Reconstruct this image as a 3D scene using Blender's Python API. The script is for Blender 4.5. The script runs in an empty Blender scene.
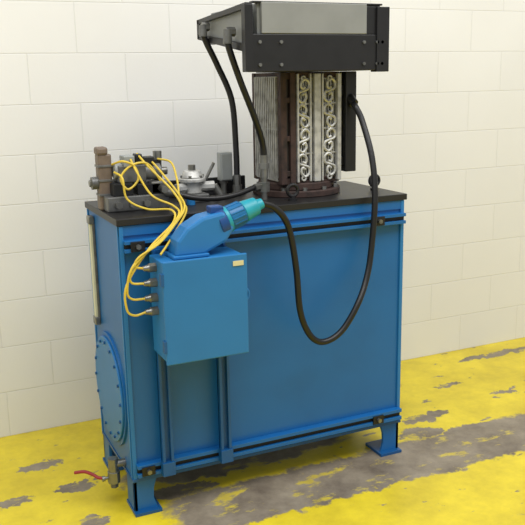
import bpy, bmesh, math, random
from mathutils import Vector, Matrix
random.seed(3)
scene=bpy.context.scene
try: scene.view_settings.view_transform='Standard'
except Exception: pass

# ---------------------------------------------------------------- helpers
def lin(c):
    return tuple(((v/255)/12.92 if v/255<=.04045 else (((v/255)+.055)/1.055)**2.4) for v in c)+(1,)
def nt(name):
    m=bpy.data.materials.new(name); m.use_nodes=True
    t=m.node_tree; b=t.nodes['Principled BSDF']; return m,t,b
def mat(name,c,rough=.45,metal=0,var=.15,scale=14,bump=.0,c2=None,lo=.45,hi=.7,spec=None,coat=0):
    m,t,b=nt(name); N=t.nodes; L=t.links
    tc=N.new('ShaderNodeTexCoord'); no=N.new('ShaderNodeTexNoise'); no.inputs['Scale'].default_value=scale; no.inputs['Detail'].default_value=5
    L.new(tc.outputs['Object'],no.inputs['Vector'])
    rp=N.new('ShaderNodeMapRange'); rp.inputs[1].default_value=lo; rp.inputs[2].default_value=hi
    L.new(no.outputs['Fac'],rp.inputs[0])
    mx=N.new('ShaderNodeMix'); mx.data_type='RGBA'
    a=lin(c); b2=lin(c2) if c2 else tuple(x*(1-var) for x in a[:3])+(1,)
    mx.inputs[6].default_value=a; mx.inputs[7].default_value=b2
    L.new(rp.outputs[0],mx.inputs[0]); L.new(mx.outputs[2],b.inputs['Base Color'])
    b.inputs['Roughness'].default_value=rough; b.inputs['Metallic'].default_value=metal
    if coat: b.inputs['Coat Weight'].default_value=coat
    if bump:
        bp=N.new('ShaderNodeBump'); bp.inputs['Strength'].default_value=bump; bp.inputs['Distance'].default_value=.004
        L.new(no.outputs['Fac'],bp.inputs['Height']); L.new(bp.outputs[0],b.inputs['Normal'])
    return m
BLUE=mat('tank_blue_paint',(18,98,162),.42,0,.1,5,.04)
BLUE2=mat('box_blue_paint',(32,114,176),.42,0,.07,6,.04)
BLUED=mat('strut_blue_paint',(16,82,138),.42,0,.15,12)
DARK=mat('slot_dark',(14,18,24),.6)
BLACK=mat('black_paint',(22,22,24),.42,0,.3,20)
TOPM=mat('oily_black_plate',(22,22,24),.42,0,.3,9,.15,c2=(32,31,30))
RUBBER=mat('black_rubber',(16,16,18),.42)
GREY=mat('cooler_grey',(134,136,134),.5,.1,.1,9)
ALU=mat('cast_aluminium',(196,196,192),.45,.35,.35,40,.3)
FIN=mat('fin_grey',(182,182,176),.5,.25,.35,30,c2=(136,134,126))
CORE=mat('motor_core_dark',(66,64,62),.6,.2,.3,30)
RUST=mat('rusty_brown',(68,51,46),.75,.2,.4,35,.4,c2=(40,33,31))
STEEL=mat('steel_grey',(138,138,134),.35,.8,.35,30,.1)
CASTG=mat('valve_grey',(110,111,110),.45,.4,.4,30,.2)
TAN=mat('solenoid_tan',(116,102,90),.55,.1,.25,30)
YEL=mat('yellow_cord',(216,188,64),.5)
TEAL=mat('teal_plastic',(30,150,168),.4,0,.15,20)
BLUEP=mat('plug_blue_plastic',(12,66,128),.4)
BLUEM=mat('plug_mid_blue',(10,98,150),.4)
RED=mat('red_handle',(150,40,44),.5)
CREAM=mat('gauge_cream',(206,206,180),.4,0,.2,8)
LABEL=mat('label_white',(214,206,160),.5)
BOXG=mat('conduit_grey',(150,154,152),.5,.2,.1)

COL=scene.collection
def link(o,parent=None):
    COL.objects.link(o)
    if parent: o.parent=parent
    return o
def group(name):
    e=bpy.data.objects.new(name,None); e.empty_display_size=.05; COL.objects.link(e); return e
def finish(bm,name,parent,m,bev=0,smooth=False,seg=2):
    bmesh.ops.recalc_face_normals(bm,faces=bm.faces[:])
    me=bpy.data.meshes.new(name); bm.to_mesh(me); bm.free()
    me.materials.append(m)
    o=bpy.data.objects.new(name,me); link(o,parent)
    if bev:
        md=o.modifiers.new('bevel','BEVEL'); md.width=bev; md.segments=seg; md.limit_method='ANGLE'; md.angle_limit=.7
    for p in me.polygons: p.use_smooth=smooth
    if smooth:
        try: me.set_sharp_from_angle(angle=.7)
        except Exception: pass
    return o
def addbox(bm,a,b):
    vs=[bm.verts.new((x,y,z)) for x in (a[0],b[0]) for y in (a[1],b[1]) for z in (a[2],b[2])]
    for f in [(0,1,3,2),(4,6,7,5),(0,4,5,1),(2,3,7,6),(0,2,6,4),(1,5,7,3)]: bm.faces.new([vs[i] for i in f])
def box(p,n,a,b,m,bev=.002):
    bm=bmesh.new(); addbox(bm,a,b); return finish(bm,n,p,m,bev)
def boxes(p,n,l,m,bev=0):
    bm=bmesh.new()
    for a,b in l: addbox(bm,a,b)
    return finish(bm,n,p,m,bev)
def addcyl(bm,p0,p1,r0,r1=None,seg=28):
    r1=r0 if r1 is None else r1
    p0=Vector(p0);p1=Vector(p1);d=(p1-p0).normalized()
    q=d.to_track_quat('Z','Y'); A=[];B=[]
    for i in range(seg):
        t=2*math.pi*(i+.5)/seg; v=Vector((math.cos(t),math.sin(t),0))
        A.append(bm.verts.new(p0+q@(v*r0))); B.append(bm.verts.new(p1+q@(v*r1)))
    for i in range(seg):
        j=(i+1)%seg; bm.faces.new((A[i],A[j],B[j],B[i]))
    bm.faces.new(A[::-1]); bm.faces.new(B)
def cyl(p,n,p0,p1,r0,m,r1=None,seg=28,bev=0):
    bm=bmesh.new(); addcyl(bm,p0,p1,r0,r1,seg); return finish(bm,n,p,m,bev,smooth=seg>8)
def cyls(p,n,l,m,seg=20):
    bm=bmesh.new()
    for a in l: addcyl(bm,a[0],a[1],a[2],a[3] if len(a)>3 else None,seg)
    return finish(bm,n,p,m,0,smooth=seg>8)
def prism(p,n,poly,axis,lo,hi,m,bev=.001):
    bm=bmesh.new()
    def P(a,b,c):
        return {0:(c,a,b),1:(a,c,b),2:(a,b,c)}[axis]
    A=[bm.verts.new(P(a,b,lo)) for a,b in poly]; B=[bm.verts.new(P(a,b,hi)) for a,b in poly]
    k=len(poly)
    for i in range(k): bm.faces.new((A[i],A[(i+1)%k],B[(i+1)%k],B[i]))
    bm.faces.new(A[::-1]); bm.faces.new(B)
    return finish(bm,n,p,m,bev)
def catmull(pts,n=10):
    P=[Vector(q) for q in pts]; P=[P[0]*2-P[1]]+P+[P[-1]*2-P[-2]]; out=[]
    for i in range(1,len(P)-2):
        for k in range(n):
            t=k/n; a,b,c,d=P[i-1:i+3]
            out.append(.5*((2*b)+(c-a)*t+(2*a-5*b+4*c-d)*t*t+(3*b-a-3*c+d)*t**3))
    out.append(P[-2]); return out
def addtube(bm,pts,r,seg=10,n=8,closed=False):
    c=catmull(pts,n) if n else [Vector(q) for q in pts]
    rings=[];up=None
    for i,q in enumerate(c):
        a=c[i-1] if (i or closed) else c[0]; b=c[(i+1)%len(c)] if (i<len(c)-1 or closed) else c[-1]
        d=(b-a).normalized()
        if up is None:
            up=Vector((0,0,1)) if abs(d.z)<.9 else Vector((0,1,0))
        x=d.cross(up).normalized(); up=x.cross(d).normalized()
        rings.append([bm.verts.new(q+(x*math.cos(2*math.pi*k/seg)+up*math.sin(2*math.pi*k/seg))*r) for k in range(seg)])
    m=len(rings)
    for i in range(m if closed else m-1):
        A=rings[i];B=rings[(i+1)%m]
        for k in range(seg): bm.faces.new((A[k],A[(k+1)%seg],B[(k+1)%seg],B[k]))
    if not closed: bm.faces.new(rings[0][::-1]); bm.faces.new(rings[-1])
def tube(p,n,pts,r,m,seg=12,nn=8):
    bm=bmesh.new(); addtube(bm,pts,r,seg,nn); return finish(bm,n,p,m,0,True)
def ringpts(c,R,ax,k=20,ex=1):
    o=[]
    for i in range(k):
        t=2*math.pi*i/k; a,b=R*math.cos(t),R*ex*math.sin(t)
        d={0:(0,a,b),1:(a,0,b),2:(a,b,0)}[ax]; o.append(Vector(c)+Vector(d))
    return o
def torus(p,n,c,R,r,ax,m,ex=1):
    bm=bmesh.new(); addtube(bm,ringpts(c,R,ax,24,ex),r,8,0,True); return finish(bm,n,p,m,0,True)

W,D,WY=1.117,.447,.882

# ---------------------------------------------------------------- room
def wall_mat():
    m,t,b=nt('painted_block_wall'); N=t.nodes;L=t.links
    g=N.new('ShaderNodeNewGeometry'); sp=N.new('ShaderNodeSeparateXYZ'); cb=N.new('ShaderNodeCombineXYZ')
    L.new(g.outputs['Position'],sp.inputs[0]); 
    ad=N.new('ShaderNodeMath'); ad.operation='ADD'; ad.inputs[1].default_value=.11
    L.new(sp.outputs[0],ad.inputs[0]); L.new(ad.outputs[0],cb.inputs[0]); L.new(sp.outputs[2],cb.inputs[1])
    br=N.new('ShaderNodeTexBrick'); L.new(cb.outputs[0],br.inputs['Vector'])
    br.inputs['Scale'].default_value=1; br.inputs['Brick Width'].default_value=.4064; br.inputs['Row Height'].default_value=.2032
    br.inputs['Mortar Size'].default_value=.0028; br.inputs['Mortar Smooth'].default_value=.9; br.offset=.5; br.inputs['Bias'].default_value=0
    br.inputs['Color1'].default_value=lin((230,230,228)); br.inputs['Color2'].default_value=lin((228,228,226)); br.inputs['Mortar'].default_value=lin((219,219,216))
    no=N.new('ShaderNodeTexNoise'); no.inputs['Scale'].default_value=1.3; no.inputs['Detail'].default_value=6
    L.new(g.outputs['Position'],no.inputs['Vector'])
    mx=N.new('ShaderNodeMix'); mx.data_type='RGBA'; mx.blend_type='MULTIPLY'; mx.inputs[0].default_value=1
    rp=N.new('ShaderNodeValToRGB'); rp.color_ramp.elements[0].color=(.965,.96,.95,1); rp.color_ramp.elements[1].color=(1,1,1,1)
    rp.color_ramp.elements[0].position=.35; rp.color_ramp.elements[1].position=.6
    L.new(no.outputs['Fac'],rp.inputs[0]); L.new(br.outputs['Color'],mx.inputs[6]); L.new(rp.outputs[0],mx.inputs[7]); L.new(mx.outputs[2],b.inputs['Base Color'])
    n2=N.new('ShaderNodeTexNoise'); n2.inputs['Scale'].default_value=90; n2.inputs['Detail'].default_value=3
    L.new(g.outputs['Position'],n2.inputs['Vector'])
    ma=N.new('ShaderNodeMath'); ma.operation='MULTIPLY_ADD'; ma.inputs[1].default_value=-1; 
    sc=N.new('ShaderNodeMath'); sc.operation='MULTIPLY'; sc.inputs[1].default_value=.18
    L.new(n2.outputs['Fac'],sc.inputs[0]); L.new(br.outputs['Fac'],ma.inputs[0]); L.new(sc.outputs[0],ma.inputs[2])
    bp=N.new('ShaderNodeBump'); bp.inputs['Distance'].default_value=.003; bp.inputs['Strength'].default_value=.45
    L.new(ma.outputs[0],bp.inputs['Height']); L.new(bp.outputs[0],b.inputs['Normal'])
    b.inputs['Roughness'].default_value=.6
    return m
def floor_mat():
    m,t,b=nt('worn_yellow_floor'); N=t.nodes;L=t.links
    def math_(op,a,bv=None,c=None,clamp=False):
        n=N.new('ShaderNodeMath'); n.operation=op; n.use_clamp=clamp
        for i,v in enumerate((a,bv,c)):
            if v is None: continue
            if isinstance(v,(int,float)): n.inputs[i].default_value=v
            else: L.new(v,n.inputs[i])
        return n.outputs[0]
    g=N.new('ShaderNodeNewGeometry')
    def noise(s,d=6,ro=.6,vec=None,st=None):
        n=N.new('ShaderNodeTexNoise'); n.inputs['Scale'].default_value=s; n.inputs['Detail'].default_value=d; n.inputs['Roughness'].default_value=ro
        if st:
            mp=N.new('ShaderNodeMapping'); mp.inputs['Scale'].default_value=st; L.new(g.outputs['Position'],mp.inputs[0]); L.new(mp.outputs[0],n.inputs['Vector'])
        else: L.new(g.outputs['Position'],n.inputs['Vector'])
        return n.outputs['Fac']
    sp=N.new('ShaderNodeSeparateXYZ'); L.new(g.outputs['Position'],sp.inputs[0])
    X,Y=sp.outputs[0],sp.outputs[1]
    ed=math_('MULTIPLY_ADD',noise(9),.16,-.08)     # edge warp
    ed2=math_('MULTIPLY_ADD',noise(40,4),.05,-.025)
    Yw=math_('ADD',math_('ADD',Y,ed),ed2); 
    Xw=math_('ADD',math_('ADD',X,math_('MULTIPLY_ADD',noise(7,6,.6,None,(1,1.3,1)),.3,-.15)),ed2)
    def step(v,e,soft): # 1 above e
        n=N.new('ShaderNodeMapRange'); n.inputs[1].default_value=e-soft; n.inputs[2].default_value=e+soft; L.new(v,n.inputs[0]); return n.outputs[0]
    def inv(v): return math_('SUBTRACT',1,v)
    mn=lambda a,b_: math_('MULTIPLY',a,b_); mxx=lambda a,b_: math_('MAXIMUM',a,b_)
    # bare aisle strip
    strip=mn(mn(step(Yw,-.235,.008),inv(step(Yw,.05,.012))),step(Xw,.12,.03))
    # stretched worn chips
    def ell(cx,cy,rx,ry):
        a=math_('DIVIDE',math_('SUBTRACT',Xw,cx),rx); c=math_('DIVIDE',math_('SUBTRACT',Yw,cy),ry)
        d=math_('ADD',math_('MULTIPLY',a,a),math_('MULTIPLY',c,c)); return inv(step(d,1,.12))
    chips=None
    for e in [(-.25,.53,.09,.035),(-.4,.28,.08,.03),(-.14,.30,.07,.04),(-.13,.03,.06,.05),(.20,.09,.13,.045),(2.25,.73,.28,.035),
              (1.42,.22,.12,.03),(1.30,.10,.10,.05),(1.50,.0,.3,.06),(-.5,-.05,.12,.04),(1.75,.5,.06,.02),(.5,.25,.5,.12),(1.95,.3,.1,.02),(-.25,-.25,.2,.04)]:
        v=ell(*e); chips=v if chips is None else mxx(chips,v)
    ch=noise(11,8,.62,None,(.7,1.6,1)); chn=step(ch,.655,.015)
    bare=mxx(mxx(strip,chips),chn)
    # residual yellow flecks in the bare zone
    fl=step(noise(6,9,.7,None,(.7,1.5,1)),.59,.03)
    bare=mn(bare,inv(mn(fl,.7)))
    # colours
    rc=N.new('ShaderNodeValToRGB'); e=rc.color_ramp.elements
    e[0].position=.3; e[0].color=lin((94,83,72)); e[1].position=.72; e[1].color=lin((158,147,128))
    L.new(noise(5,10,.7),rc.inputs[0])
    ry=N.new('ShaderNodeValToRGB'); e=ry.color_ramp.elements
    e[0].position=.25; e[0].color=lin((182,160,30)); e[1].position=.62; e[1].color=lin((228,206,44))
    L.new(noise(3.5,9,.7),ry.inputs[0])
    mx=N.new('ShaderNodeMix'); mx.data_type='RGBA'; L.new(bare,mx.inputs[0]); L.new(ry.outputs[0],mx.inputs[6]); L.new(rc.outputs[0],mx.inputs[7])
    L.new(mx.outputs[2],b.inputs['Base Color'])
    rr=math_('MULTIPLY_ADD',bare,.15,.38); L.new(rr,b.inputs['Roughness'])
    bp=N.new('ShaderNodeBump'); bp.inputs['Distance'].default_value=.003; bp.inputs['Strength'].default_value=.5
    L.new(math_('ADD',math_('MULTIPLY',bare,-.6),math_('MULTIPLY',noise(60,4),.3)),bp.inputs['Height']); L.new(bp.outputs[0],b.inputs['Normal'])
    return m
box(None,'floor',(-4,-5,-.1),(6,WY+.2,0),floor_mat(),0)
box(None,'wall_back',(-4,WY,0),(6,WY+.2,3.4),wall_mat(),0)

# ---------------------------------------------------------------- tank
T=group('hydraulic_oil_tank')
box(T,'tank_body',(0,0,.13),(W,D,1.045),BLUE,.004)
box(T,'top_plate',(-.008,-.012,1.047),(W+.010,D+.01,1.07),TOPM,.002)
box(T,'top_rim',(0,-.006,1.012),(W,0.0,1.046),BLUE,.001)
def rail(n,z0,z1,x0=.0,x1=W):
    h=z1-z0
    boxes(T,n,[((x0,-.028,z0),(x1,0,z0+h*.3)),((x0,-.028,z1-h*.3),(x1,0,z1))],BLUE,.001)
    box(T,n+'_slot',(x0+.002,-.016,z0+h*.3),(x1-.002,0,z1-h*.3),DARK,0)
rail('upper_rail',.958,.998,.012,W-.004)
rail('lower_rail',.150,.196,.012,W-.004)
for i,(x,z) in enumerate([(.055,.978),(.99,.978),(.05,.172),(1.0,.172)]):
    box(T,'rail_bolt_plate_%d'%(i+1),(x-.024,-.033,z-.017),(x+.024,-.026,z+.017),BLACK,.001)
    cyl(T,'rail_bolt_%d'%(i+1),(x,-.044,z),(x,-.03,z),.009,STEEL,seg=6)
boxes(T,'corner_flanges',[((0,-.008,.135),(.014,0,1.045)),((W-.014,-.008,.135),(W,0,1.045)),((-.004,0,.135),(0,.012,1.045)),((-.004,D-.012,.135),(0,D,1.045))],BLUE2,.001)
boxes(T,'bottom_flange',[((-.004,-.010,.128),(W+.004,D,.140))],BLUED,.001)
for i,x in enumerate((.098,.318)):
    boxes(T,'mount_strut_%d'%(i+1),[((x,-.052,.165),(x+.010,-.028,.962)),((x+.030,-.052,.165),(x+.040,-.028,.962)),((x,-.036,.165),(x+.040,-.028,.962))],BLUED,.001)
    box(T,'strut_foot_%d'%(i+1),(x-.003,-.058,.150),(x+.043,-.028,.200),BLUED,.001)
def foot(n,x,sx,y,sy):
    P=[(x,.135),(x+sx*.088,.135),(x+sx*.074,.09),(x+sx*.072,.05),(x+sx*.084,.012),(x+sx*.084,0),(x,0)]
    prism(T,n+'_web',P if sx*1>0 else P[::-1],1,min(y,y+sy*.012),max(y,y+sy*.012),BLUE,.001)
    a,b=sorted((x,x+sx*.012)); c,d=sorted((y,y+sy*.09))
    box(T,n+'_side',(a,c,0),(b,d,.132),BLUE,.001)
    a,b=sorted((x-sx*.004,x+sx*.095)); c,d=sorted((y-sy*.022,y+sy*.10))
    box(T,n+'_pad',(a,c,0),(b,d,.012),BLUED,.001)
foot('foot_front_left',0,1,0,1); foot('foot_front_right',W,-1,0,1)
foot('foot_back_left',0,1,D,-1); foot('foot_back_right',W,-1,D,-1)
cy_,cz_=.232,.40
cyl(T,'manhole_flange',(-.008,cy_,cz_),(0.002,cy_,cz_),.212,BLUE,seg=64)
cyl(T,'manhole_cover',(-.016,cy_,cz_),(-.008,cy_,cz_),.196,BLUE2,seg=64,bev=.002)
cyls(T,'manhole_bolts',[((-.022,cy_+.178*math.cos(a),cz_+.178*math.sin(a)),(-.014,cy_+.178*math.cos(a),cz_+.178*math.sin(a)),.006) for a in [math.pi*2*k/16 for k in range(16)]],BLUED,6)
box(T,'gauge_body',(-.010,.342,.62),(0,.378,1.025),CASTG,.002)
box(T,'gauge_glass',(-.018,.346,.640),(-.008,.374,1.005),CREAM,.002)
boxes(T,'gauge_caps',[((-.022,.340,.615),(-.002,.380,.645)),((-.022,.340,1.0),(-.002,.380,1.03))],STEEL,.003)
B_=group('hose_guard_plate')
box(B_,'guard_upright',(.26,.375,1.07),(.62,.390,1.135),BLACK,.002)
box(B_,'guard_base',(.26,.365,1.07),(.62,.42,1.078),BLACK,.001)

# ---------------------------------------------------------------- drain valve
V=group('drain_ball_valve')
cyl(V,'nipple',(.004,.10,.160),(-.035,.10,.160),.014,STEEL)
cyl(V,'elbow',(-.045,.10,.185),(-.045,.10,.128),.018,STEEL)
cyl(V,'valve_body',(-.045,.10,.135),(-.045,.10,.090),.023,STEEL,seg=8,bev=.002)
cyl(V,'end_plug',(-.045,.10,.090),(-.045,.10,.072),.015,CASTG,seg=6)
cyl(V,'stem',(-.045,.10,.112),(-.085,.10,.112),.006,STEEL)
tube(V,'handle',[(-.080,.10,.114),(-.10,.11,.116),(-.115,.125,.124),(-.14,.15,.130),(-.172,.17,.124)],.006,RED)
cyl(V,'handle_hub',(-.078,.10,.112),(-.088,.10,.112),.010,STEEL)

# ---------------------------------------------------------------- junction box
J=group('electrical_junction_box')
box(J,'enclosure',(.084,-.200,.622),(.362,-.052,.952),BLUE2,.004)
box(J,'door',(.079,-.212,.616),(.367,-.202,.958),BLUE2,.004)
boxes(J,'seam',[((.087,-.203,.626),(.359,-.199,.948))],DARK)
box(J,'nameplate',(.316,-.2145,.920),(.353,-.2115,.936),LABEL,0)
boxes(J,'hinges',[((.072,-.214,.88),(.082,-.196,.92)),((.072,-.214,.66),(.082,-.196,.70))],BLUED,.001)
torus(J,'hasp_ring',(.378,-.13,.795),.027,.005,1,BLUE2)
box(J,'hasp_plate',(.360,-.17,.76),(.368,-.09,.83),BLUE2,.001)
gz=[.925,.875,.825,.78]
for i,z in enumerate(gz):
    cyl(J,'gland_base_%d'%(i+1),(.086,-.125,z),(.060,-.125,z),.015,STEEL,seg=6)
    cyl(J,'gland_nut_%d'%(i+1),(.060,-.125,z),(.042,-.125,z),.012,STEEL,r1=.008)

# ---------------------------------------------------------------- plug
P_=group('power_plug_and_socket')
prism(P_,'socket_base',[(.138,.958),(.235,.958),(.315,.994),(.345,1.035),(.310,1.092),(.235,1.080),(.180,1.050),(.145,1.010)],1,-.172,-.085,BLUE2,.010)
box(P_,'socket_foot',(.128,-.18,.953),(.25,-.078,.964),BLUE2,.003)
d=Vector((.95,0,.32)).normalized(); c0=Vector((.300,-.128,1.048))
def along(a): return tuple(c0+d*a)
cyl(P_,'socket_collar',along(-.005),along(.026),.050,BLUEP,bev=.003)
cyl(P_,'socket_ring',along(.026),along(.04),.045,TEAL,bev=.002)
cyl(P_,'plug_body',along(.04),along(.095),.041,BLUEM,r1=.039,bev=.003)
cyl(P_,'plug_tail',along(.095),along(.150),.037,TEAL,r1=.030,bev=.004)
cyl(P_,'plug_gland',along(.150),along(.172),.021,TEAL,r1=.017,bev=.002)
bm=bmesh.new()
for k in range(14):
    a=2*math.pi*k/14; q=d.to_track_quat('Z','Y'); v=q@Vector((math.cos(a),math.sin(a),0))*.040
    addcyl(bm,Vector(along(.045))+v,Vector(along(.092))+v*.97,.003,seg=6)
finish(bm,'plug_ribs',P_,BLUEM,0,True)
box(P_,'socket_lid_hinge',(.27,-.15,1.085),(.315,-.105,1.108),BLUEP,.004)

CB=group('power_cable')
tube(CB,'cable',[along(.17),(.505,-.125,1.085),(.545,-.125,1.045),(.572,-.12,.982),(.593,-.12,.854),(.606,-.12,.707),(.637,-.12,.621),(.680,-.12,.578),(.735,-.118,.578),(.791,-.115,.613),(.850,-.11,.693),(.905,-.08,.775),(.936,-.062,.878),(.956,-.052,1.065),(.965,-.015,1.213),(.962,.05,1.345),(.950,.075,1.395),(.948,.095,1.413)],.0115,RUBBER,14,10)

# ---------------------------------------------------------------- motor
M=group('electric_motor')
MX,MY=.790,.262
cyl(M,'mounting_flange',(MX,MY,1.07),(MX,MY,1.094),.172,RUST,seg=48,bev=.003)
cyl(M,'flange_step',(MX,MY,1.094),(MX,MY,1.122),.150,RUST,seg=48,bev=.004)
cyls(M,'flange_bolts',[((MX+.158*math.cos(a),MY+.158*math.sin(a),1.094),(MX+.158*math.cos(a),MY+.158*math.sin(a),1.106),.009) for a in [math.pi*2*(k+.5)/12 for k in range(12)]],STEEL,6)
x0,x1,y0,y1=.664,.916,.134,.386
prism(M,'motor_core',[(x0+.03,y0+.012),(x1-.03,y0+.012),(x1-.012,y0+.03),(x1-.012,y1-.03),(x1-.03,y1-.012),(x0+.03,y1-.012),(x0+.012,y1-.03),(x0+.012,y0+.03)],2,1.12,1.53,CORE,.002)
fl=[]
for k in range(12):
    y=y0+.035+k*.0165; fl.append(((x0-.006,y,1.135),(x0+.02,y+.007,1.515))); fl.append(((x1-.02,y,1.135),(x1+.004,y+.006,1.515)))
for k in range(13):
    x=x0+.03+k*.0155; fl.append(((x,y1-.02,1.135),(x+.006,y1+.006,1.515)))
boxes(M,'cooling_fins',fl,FIN,.0005)
boxes(M,'fin_bands',[((x0-.003,y0+.03,z),(x0+.015,y1-.03,z+.006)) for z in (1.13,1.32,1.51)],FIN)
boxes(M,'end_rings',[((x0+.002,y0+.002,1.118),(x1-.002,y1-.002,1.142)),((x0+.002,y0+.002,1.505),(x1-.002,y1-.002,1.53))],RUST,.003)
boxes(M,'corner_posts',[((x0-.002,y0-.006,1.12),(x0+.022,y0+.024,1.53)),((x0+.036,y0-.008,1.12),(x0+.058,y0+.014,1.53)),
      ((x0-.002,y1-.024,1.12),(x0+.024,y1,1.53)),((x1-.024,y1-.024,1.12),(x1,y1,1.53))],RUST,.002)
boxes(M,'post_ties',[((x0,y0-.003,z),(x0+.058,y0+.01,z+.02)) for z in (1.15,1.28,1.42)],RUST,.002)
bm=bmesh.new()
yf=y0-.002
for cx in (.757,.868):
    for k in range(4):
        z=1.185+k*.092
        s=1 if k%2 else -1
        S=[(-.006,-.012),(.006,-.006),(.010,-.022),(-.004,-.036),(-.021,-.026),(-.020,-.006),(0,.002),(.020,.010),(.021,.030),(.004,.040),(-.010,.026),(-.006,.010),(.006,.014)]
        addtube(bm,[(cx+s*a*1.05,yf,z+b_*1.1) for a,b_ in S],.0056,6,4)
    for k in range(5):
        z=1.139+k*.092
        addtube(bm,ringpts((cx,yf,z),.008,1,12,1),.004,6,0,True)
finish(bm,'scroll_castings',M,ALU,0,True)
# fine fins behind the castings
boxes(M,'front_fins',[((.738+k*.0105,yf+.006,1.14),(.742+k*.0105,yf+.016,1.51)) for k in list(range(4))+list(range(10,15))],FIN)
boxes(M,'casting_bars',[((.726,yf-.012,1.125),(.734,yf+.014,1.525)),((.782,yf-.006,1.125),(.790,yf+.014,1.525)),((.797,yf-.014,1.125),(.824,yf+.014,1.525)),((.832,yf-.006,1.125),(.840,yf+.014,1.525)),((.896,yf-.014,1.125),(.912,yf+.016,1.525))],ALU,.003)
boxes(M,'casting_rungs',[((.73,yf+.004,z),(.91,yf+.012,z+.006)) for z in (1.13,1.228,1.32,1.412,1.505)],ALU,.001)
box(M,'terminal_post',(.926,.11,1.155),(.972,.165,1.53),BLACK,.003)
boxes(M,'terminal_bracket',[((.90,.13,1.18),(.93,.16,1.21)),((.90,.13,1.44),(.93,.16,1.48))],BLACK,.001)
cyl(M,'cable_entry',(.948,.118,1.435),(.951,.092,1.411),.017,BLACK)

# ---------------------------------------------------------------- cooler
K=group('oil_cooler')
box(K,'core_housing',(.520,.012,1.650),(1.010,.440,1.757),GREY,.003)
box(K,'front_plate',(.486,-.006,1.532),(1.030,.012,1.656),BLACK,.002)
box(K,'front_panel',(.530,-.006,1.658),(.942,.012,1.760),GREY,.002)
box(K,'front_panel_dark',(.942,-.002,1.658),(.985,.012,1.752),BLACK,.001)
boxes(K,'posts',[((.466,-.010,1.532),(.496,.022,1.752)),((.982,-.012,1.526),(1.034,.030,1.752)),((1.00,.41,1.532),(1.034,.45,1.752))],BLACK,.002)
boxes(K,'under_frame',[((.52,.012,1.532),(1.03,.10,1.55)),((.70,.10,1.532),(1.03,.43,1.655))],BLACK,.002)
boxes(K,'top_rails',[((.50,.0,1.757),(1.01,.03,1.763)),((1.005,.012,1.655),(1.03,.44,1.752))],BLACK,.001)
prism(K,'side_panel',[(0,1.61),(.45,1.668),(.45,1.728),(0,1.752)],0,.484,.496,GREY,.001)
prism(K,'side_lower_rail',[(-.008,1.596),(.455,1.660),(.455,1.680),(-.008,1.622)],0,.468,.494,BLACK,.001)
prism(K,'side_upper_rail',[(-.008,1.738),(.455,1.716),(.455,1.732),(-.008,1.757)],0,.468,.494,BLACK,.001)
box(K,'side_end_post',(.468,.435,1.662),(.50,.458,1.732),BLACK,.001)
box(K,'side_bottom',(.496,.012,1.640),(.53,.44,1.652),BLACK,.001)
cyls(K,'plate_bolts',[((x,-.012,z),(x,-.004,z),.006) for x in (.52,.60,.985,1.005,.93) for z in (1.555,1.63)],CASTG,8)

# ---------------------------------------------------------------- hoses
def hose(n,pts,r,fit0,fit1):
    g=group(n)
    tube(g,'hose_line',pts,r,RUBBER,14,8)
    for i,(a,b,rr) in enumerate(fit0+fit1): cyl(g,'fitting_%d'%(i+1),a,b,rr,STEEL if i else CASTG,seg=6 if i%2 else 20)
    return g
hose('hydraulic_hose',[(.450,.34,1.70),(.447,.34,1.68),(.462,.34,1.64),(.50,.335,1.56),(.548,.32,1.43),(.556,.31,1.25),(.553,.30,1.14)],.0115,
     [((.450,.34,1.705),(.447,.34,1.665),.0155),((.472,.34,1.70),(.444,.34,1.70),.016)],[((.553,.30,1.07),(.553,.30,1.11),.018),((.553,.30,1.105),(.553,.30,1.15),.0145)])
hose('hydraulic_hose',[(.446,.09,1.665),(.441,.09,1.645),(.452,.09,1.60),(.49,.095,1.50),(.545,.11,1.38),(.588,.135,1.28),(.594,.14,1.22)],.0115,
     [((.444,.09,1.675),(.442,.09,1.628),.0155),((.470,.09,1.668),(.438,.09,1.668),.016)],[((.594,.14,1.15),(.594,.14,1.235),.0145),((.594,.14,1.185),(.594,.14,1.205),.020),((.594,.14,1.07),(.594,.14,1.15),.012),((.594,.14,1.10),(.594,.14,1.135),.021)])
hose('hydraulic_hose',[(.23,.13,1.125),(.30,.10,1.105),(.38,.085,1.098),(.47,.10,1.105),(.565,.14,1.122)],.010,
     [((.21,.14,1.125),(.245,.125,1.123),.014)],[((.55,.13,1.118),(.580,.14,1.122),.014)])

# ---------------------------------------------------------------- solenoid valve stack
S=group('solenoid_valve_stack')
box(S,'manifold',(.005,.14,1.07),(.225,.30,1.122),CASTG,.004)
boxes(S,'subplates',[((.03,.15,1.122),(.10,.27,1.165)),((.115,.15,1.122),(.20,.27,1.160))],DARK,.003)
box(S,'solenoid_vertical',(-.006,.20,1.07),(.042,.248,1.265),TAN,.006)
box(S,'solenoid_cap',(-.010,.195,1.262),(.03,.243,1.290),TAN,.008)
boxes(S,'solenoid_bands',[((-.008,.197,z),(.044,.25,z+.008)) for z in (1.12,1.17,1.22)],CASTG,.001)
cyl(S,'solenoid_side',(-.028,.225,1.165),(.04,.225,1.165),.022,CASTG)
cyl(S,'solenoid_side_nut',(-.036,.225,1.165),(-.026,.225,1.165),.012,STEEL,seg=6)
box(S,'valve_body',(.055,.17,1.165),(.155,.25,1.225),CASTG,.004)
box(S,'valve_body_2',(.075,.165,1.218),(.115,.225,1.258),BOXG,.004)
cyl(S,'coil_left',(.045,.20,1.205),(.075,.20,1.205),.028,BOXG,bev=.003)
cyl(S,'coil_right',(.15,.205,1.195),(.215,.205,1.195),.028,CASTG,bev=.003)
cyl(S,'coil_end',(.215,.205,1.195),(.24,.205,1.195),.014,STEEL)
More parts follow.
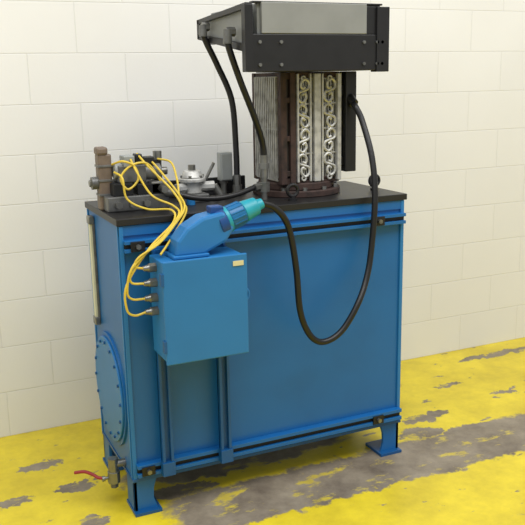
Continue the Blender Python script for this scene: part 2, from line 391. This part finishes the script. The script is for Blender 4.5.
boxes(S,'din_plugs',[((.15,.18,1.222),(.19,.22,1.25)),((.12,.175,1.225),(.145,.215,1.262)),((.205,.24,1.13),(.235,.28,1.235))],BLACK,.004)
box(S,'relief_block',(.165,.15,1.122),(.235,.20,1.165),STEEL,.004)
cyl(S,'adjuster',(.20,.15,1.14),(.20,.105,1.14),.012,STEEL)
cyl(S,'gauge_knob',(.225,.26,1.235),(.225,.26,1.262),.016,STEEL)
cyls(S,'ports',[((.04,.14,1.095),(.04,.118,1.095),.013),((.09,.14,1.095),(.09,.118,1.095),.013),((.14,.14,1.095),(.14,.118,1.095),.013)],STEEL,6)

F=group('pressure_relief_valve')
box(F,'base',(.30,.20,1.07),(.40,.29,1.10),CASTG,.004)
cyl(F,'neck',(.35,.245,1.10),(.35,.245,1.145),.034,ALU,bev=.004)
cyl(F,'flange',(.35,.245,1.142),(.35,.245,1.158),.050,ALU,bev=.004)
cyl(F,'dome',(.35,.245,1.158),(.35,.245,1.185),.044,ALU,r1=.030,bev=.004)
cyl(F,'cap',(.35,.245,1.185),(.35,.245,1.205),.014,STEEL,seg=6)
cyl(F,'side_port_left',(.32,.235,1.125),(.275,.215,1.125),.017,ALU,seg=8)
cyl(F,'side_port_right',(.38,.24,1.125),(.43,.23,1.125),.018,ALU,seg=8)
cyl(F,'lever',(.40,.235,1.15),(.43,.225,1.21),.006,STEEL)
cyl(F,'pipe_elbow',(.43,.23,1.125),(.46,.225,1.075),.014,STEEL)
cyls(F,'flange_bolts',[((.35+.04*math.cos(a),.245+.04*math.sin(a),1.155),(.35+.04*math.cos(a),.245+.04*math.sin(a),1.168),.006) for a in [k*math.pi/3 for k in range(6)]],STEEL,6)
cyl(F,'blue_knob',(.315,.17,1.07),(.315,.17,1.10),.016,BLUE2)

G=group('conduit_outlet_box')
box(G,'box',(.495,.322,1.125),(.545,.362,1.235),BOXG,.004)
box(G,'cover',(.498,.315,1.130),(.542,.323,1.230),BOXG,.002)
cyl(G,'conduit',(.515,.345,1.07),(.515,.345,1.13),.012,STEEL)
cyl(G,'conduit_nut',(.515,.345,1.115),(.515,.345,1.126),.017,STEEL,seg=6)

Y_=group('yellow_control_cords')
A=[[(.17,.20,1.248),(.20,.15,1.20),(.235,.06,1.125),(.225,-.02,1.09),(.17,-.07,1.045),(.10,-.12,1.0),(.03,-.13,.965),(.015,-.125,.935),(.045,-.125,.925)],
   [(.13,.19,1.262),(.15,.12,1.22),(.21,.05,1.14),(.215,-.02,1.085),(.155,-.07,1.03),(.07,-.12,.985),(.005,-.13,.93),(.0,-.128,.885),(.045,-.125,.875)],
   [(.10,.165,1.245),(.10,.11,1.215),(.14,.07,1.13),(.20,.02,1.095),(.20,-.03,1.07),(.12,-.09,1.01),(.01,-.13,.94),(-.015,-.13,.86),(.0,-.128,.83),(.045,-.125,.825)],
   [(.04,.165,1.205),(.05,.10,1.19),(.06,.09,1.12),(.12,.06,1.085),(.185,.0,1.085),(.175,-.045,1.05),(.07,-.11,.985),(-.015,-.13,.88),(-.02,-.13,.80),(.005,-.128,.775),(.045,-.125,.78)],
   [(.22,.24,1.235),(.25,.18,1.225),(.25,.12,1.17),(.24,.07,1.11),(.235,-.01,1.085),(.19,-.06,1.04),(.13,-.11,.99),(.10,-.13,.965)],
   [(.04,.19,1.23),(.06,.12,1.245),(.10,.12,1.225),(.11,.12,1.18),(.07,.11,1.15),(.05,.12,1.19),(.09,.12,1.23),(.15,.13,1.23),(.19,.12,1.17)]]
for i,a in enumerate(A): tube(Y_,'cord_%d'%(i+1),a,.0038,YEL,8,8)

def eye(x,y):
    g=group('lifting_eye_bolt')
    cyl(g,'collar',(x,y,1.07),(x,y,1.079),.016,BLACK)
    cyl(g,'shank',(x,y,1.078),(x,y,1.09),.009,BLACK)
    q=torus(g,'ring',(x,y,1.108),.021,.007,1,BLACK)
eye(.672,.06); eye(1.075,.14)

# ---------------------------------------------------------------- light
def area(n,loc,rot,sx,sy,e,c=(1,.985,.96)):
    l=bpy.data.lights.new(n,'AREA'); l.shape='RECTANGLE'; l.size=sx; l.size_y=sy; l.energy=e; l.color=c
    o=bpy.data.objects.new(n,l); o.location=loc; o.rotation_euler=rot; COL.objects.link(o); return o
area('ceiling_light_panel',(1.3,-1.7,4.2),(math.radians(14),0,0),5,1.8,175)
area('ceiling_light_panel.001',(-2.6,-1.2,3.9),(math.radians(10),math.radians(-22),0),1.6,3,48)
w=bpy.data.worlds.new('world'); scene.world=w; w.use_nodes=True
w.node_tree.nodes['Background'].inputs[0].default_value=(.97,.985,1,1); w.node_tree.nodes['Background'].inputs[1].default_value=.54

# ---------------------------------------------------------------- camera
cx,cy,cz,yaw,pit,roll,f=-0.635,-2.534,1.509,0.427,0.227,-0.019,795.6
fw=Vector((math.sin(yaw)*math.cos(pit),math.cos(yaw)*math.cos(pit),-math.sin(pit)))
r=Vector((math.cos(yaw),-math.sin(yaw),0)); u=r.cross(fw)
c,s=math.cos(roll),math.sin(roll); r,u=c*r+s*u,-s*r+c*u
cd=bpy.data.cameras.new('camera'); co=bpy.data.objects.new('camera',cd); COL.objects.link(co)
co.matrix_world=Matrix(((r[0],u[0],-fw[0],cx),(r[1],u[1],-fw[1],cy),(r[2],u[2],-fw[2],cz),(0,0,0,1)))
cd.sensor_width=36; cd.lens=36*f/525; scene.camera=co
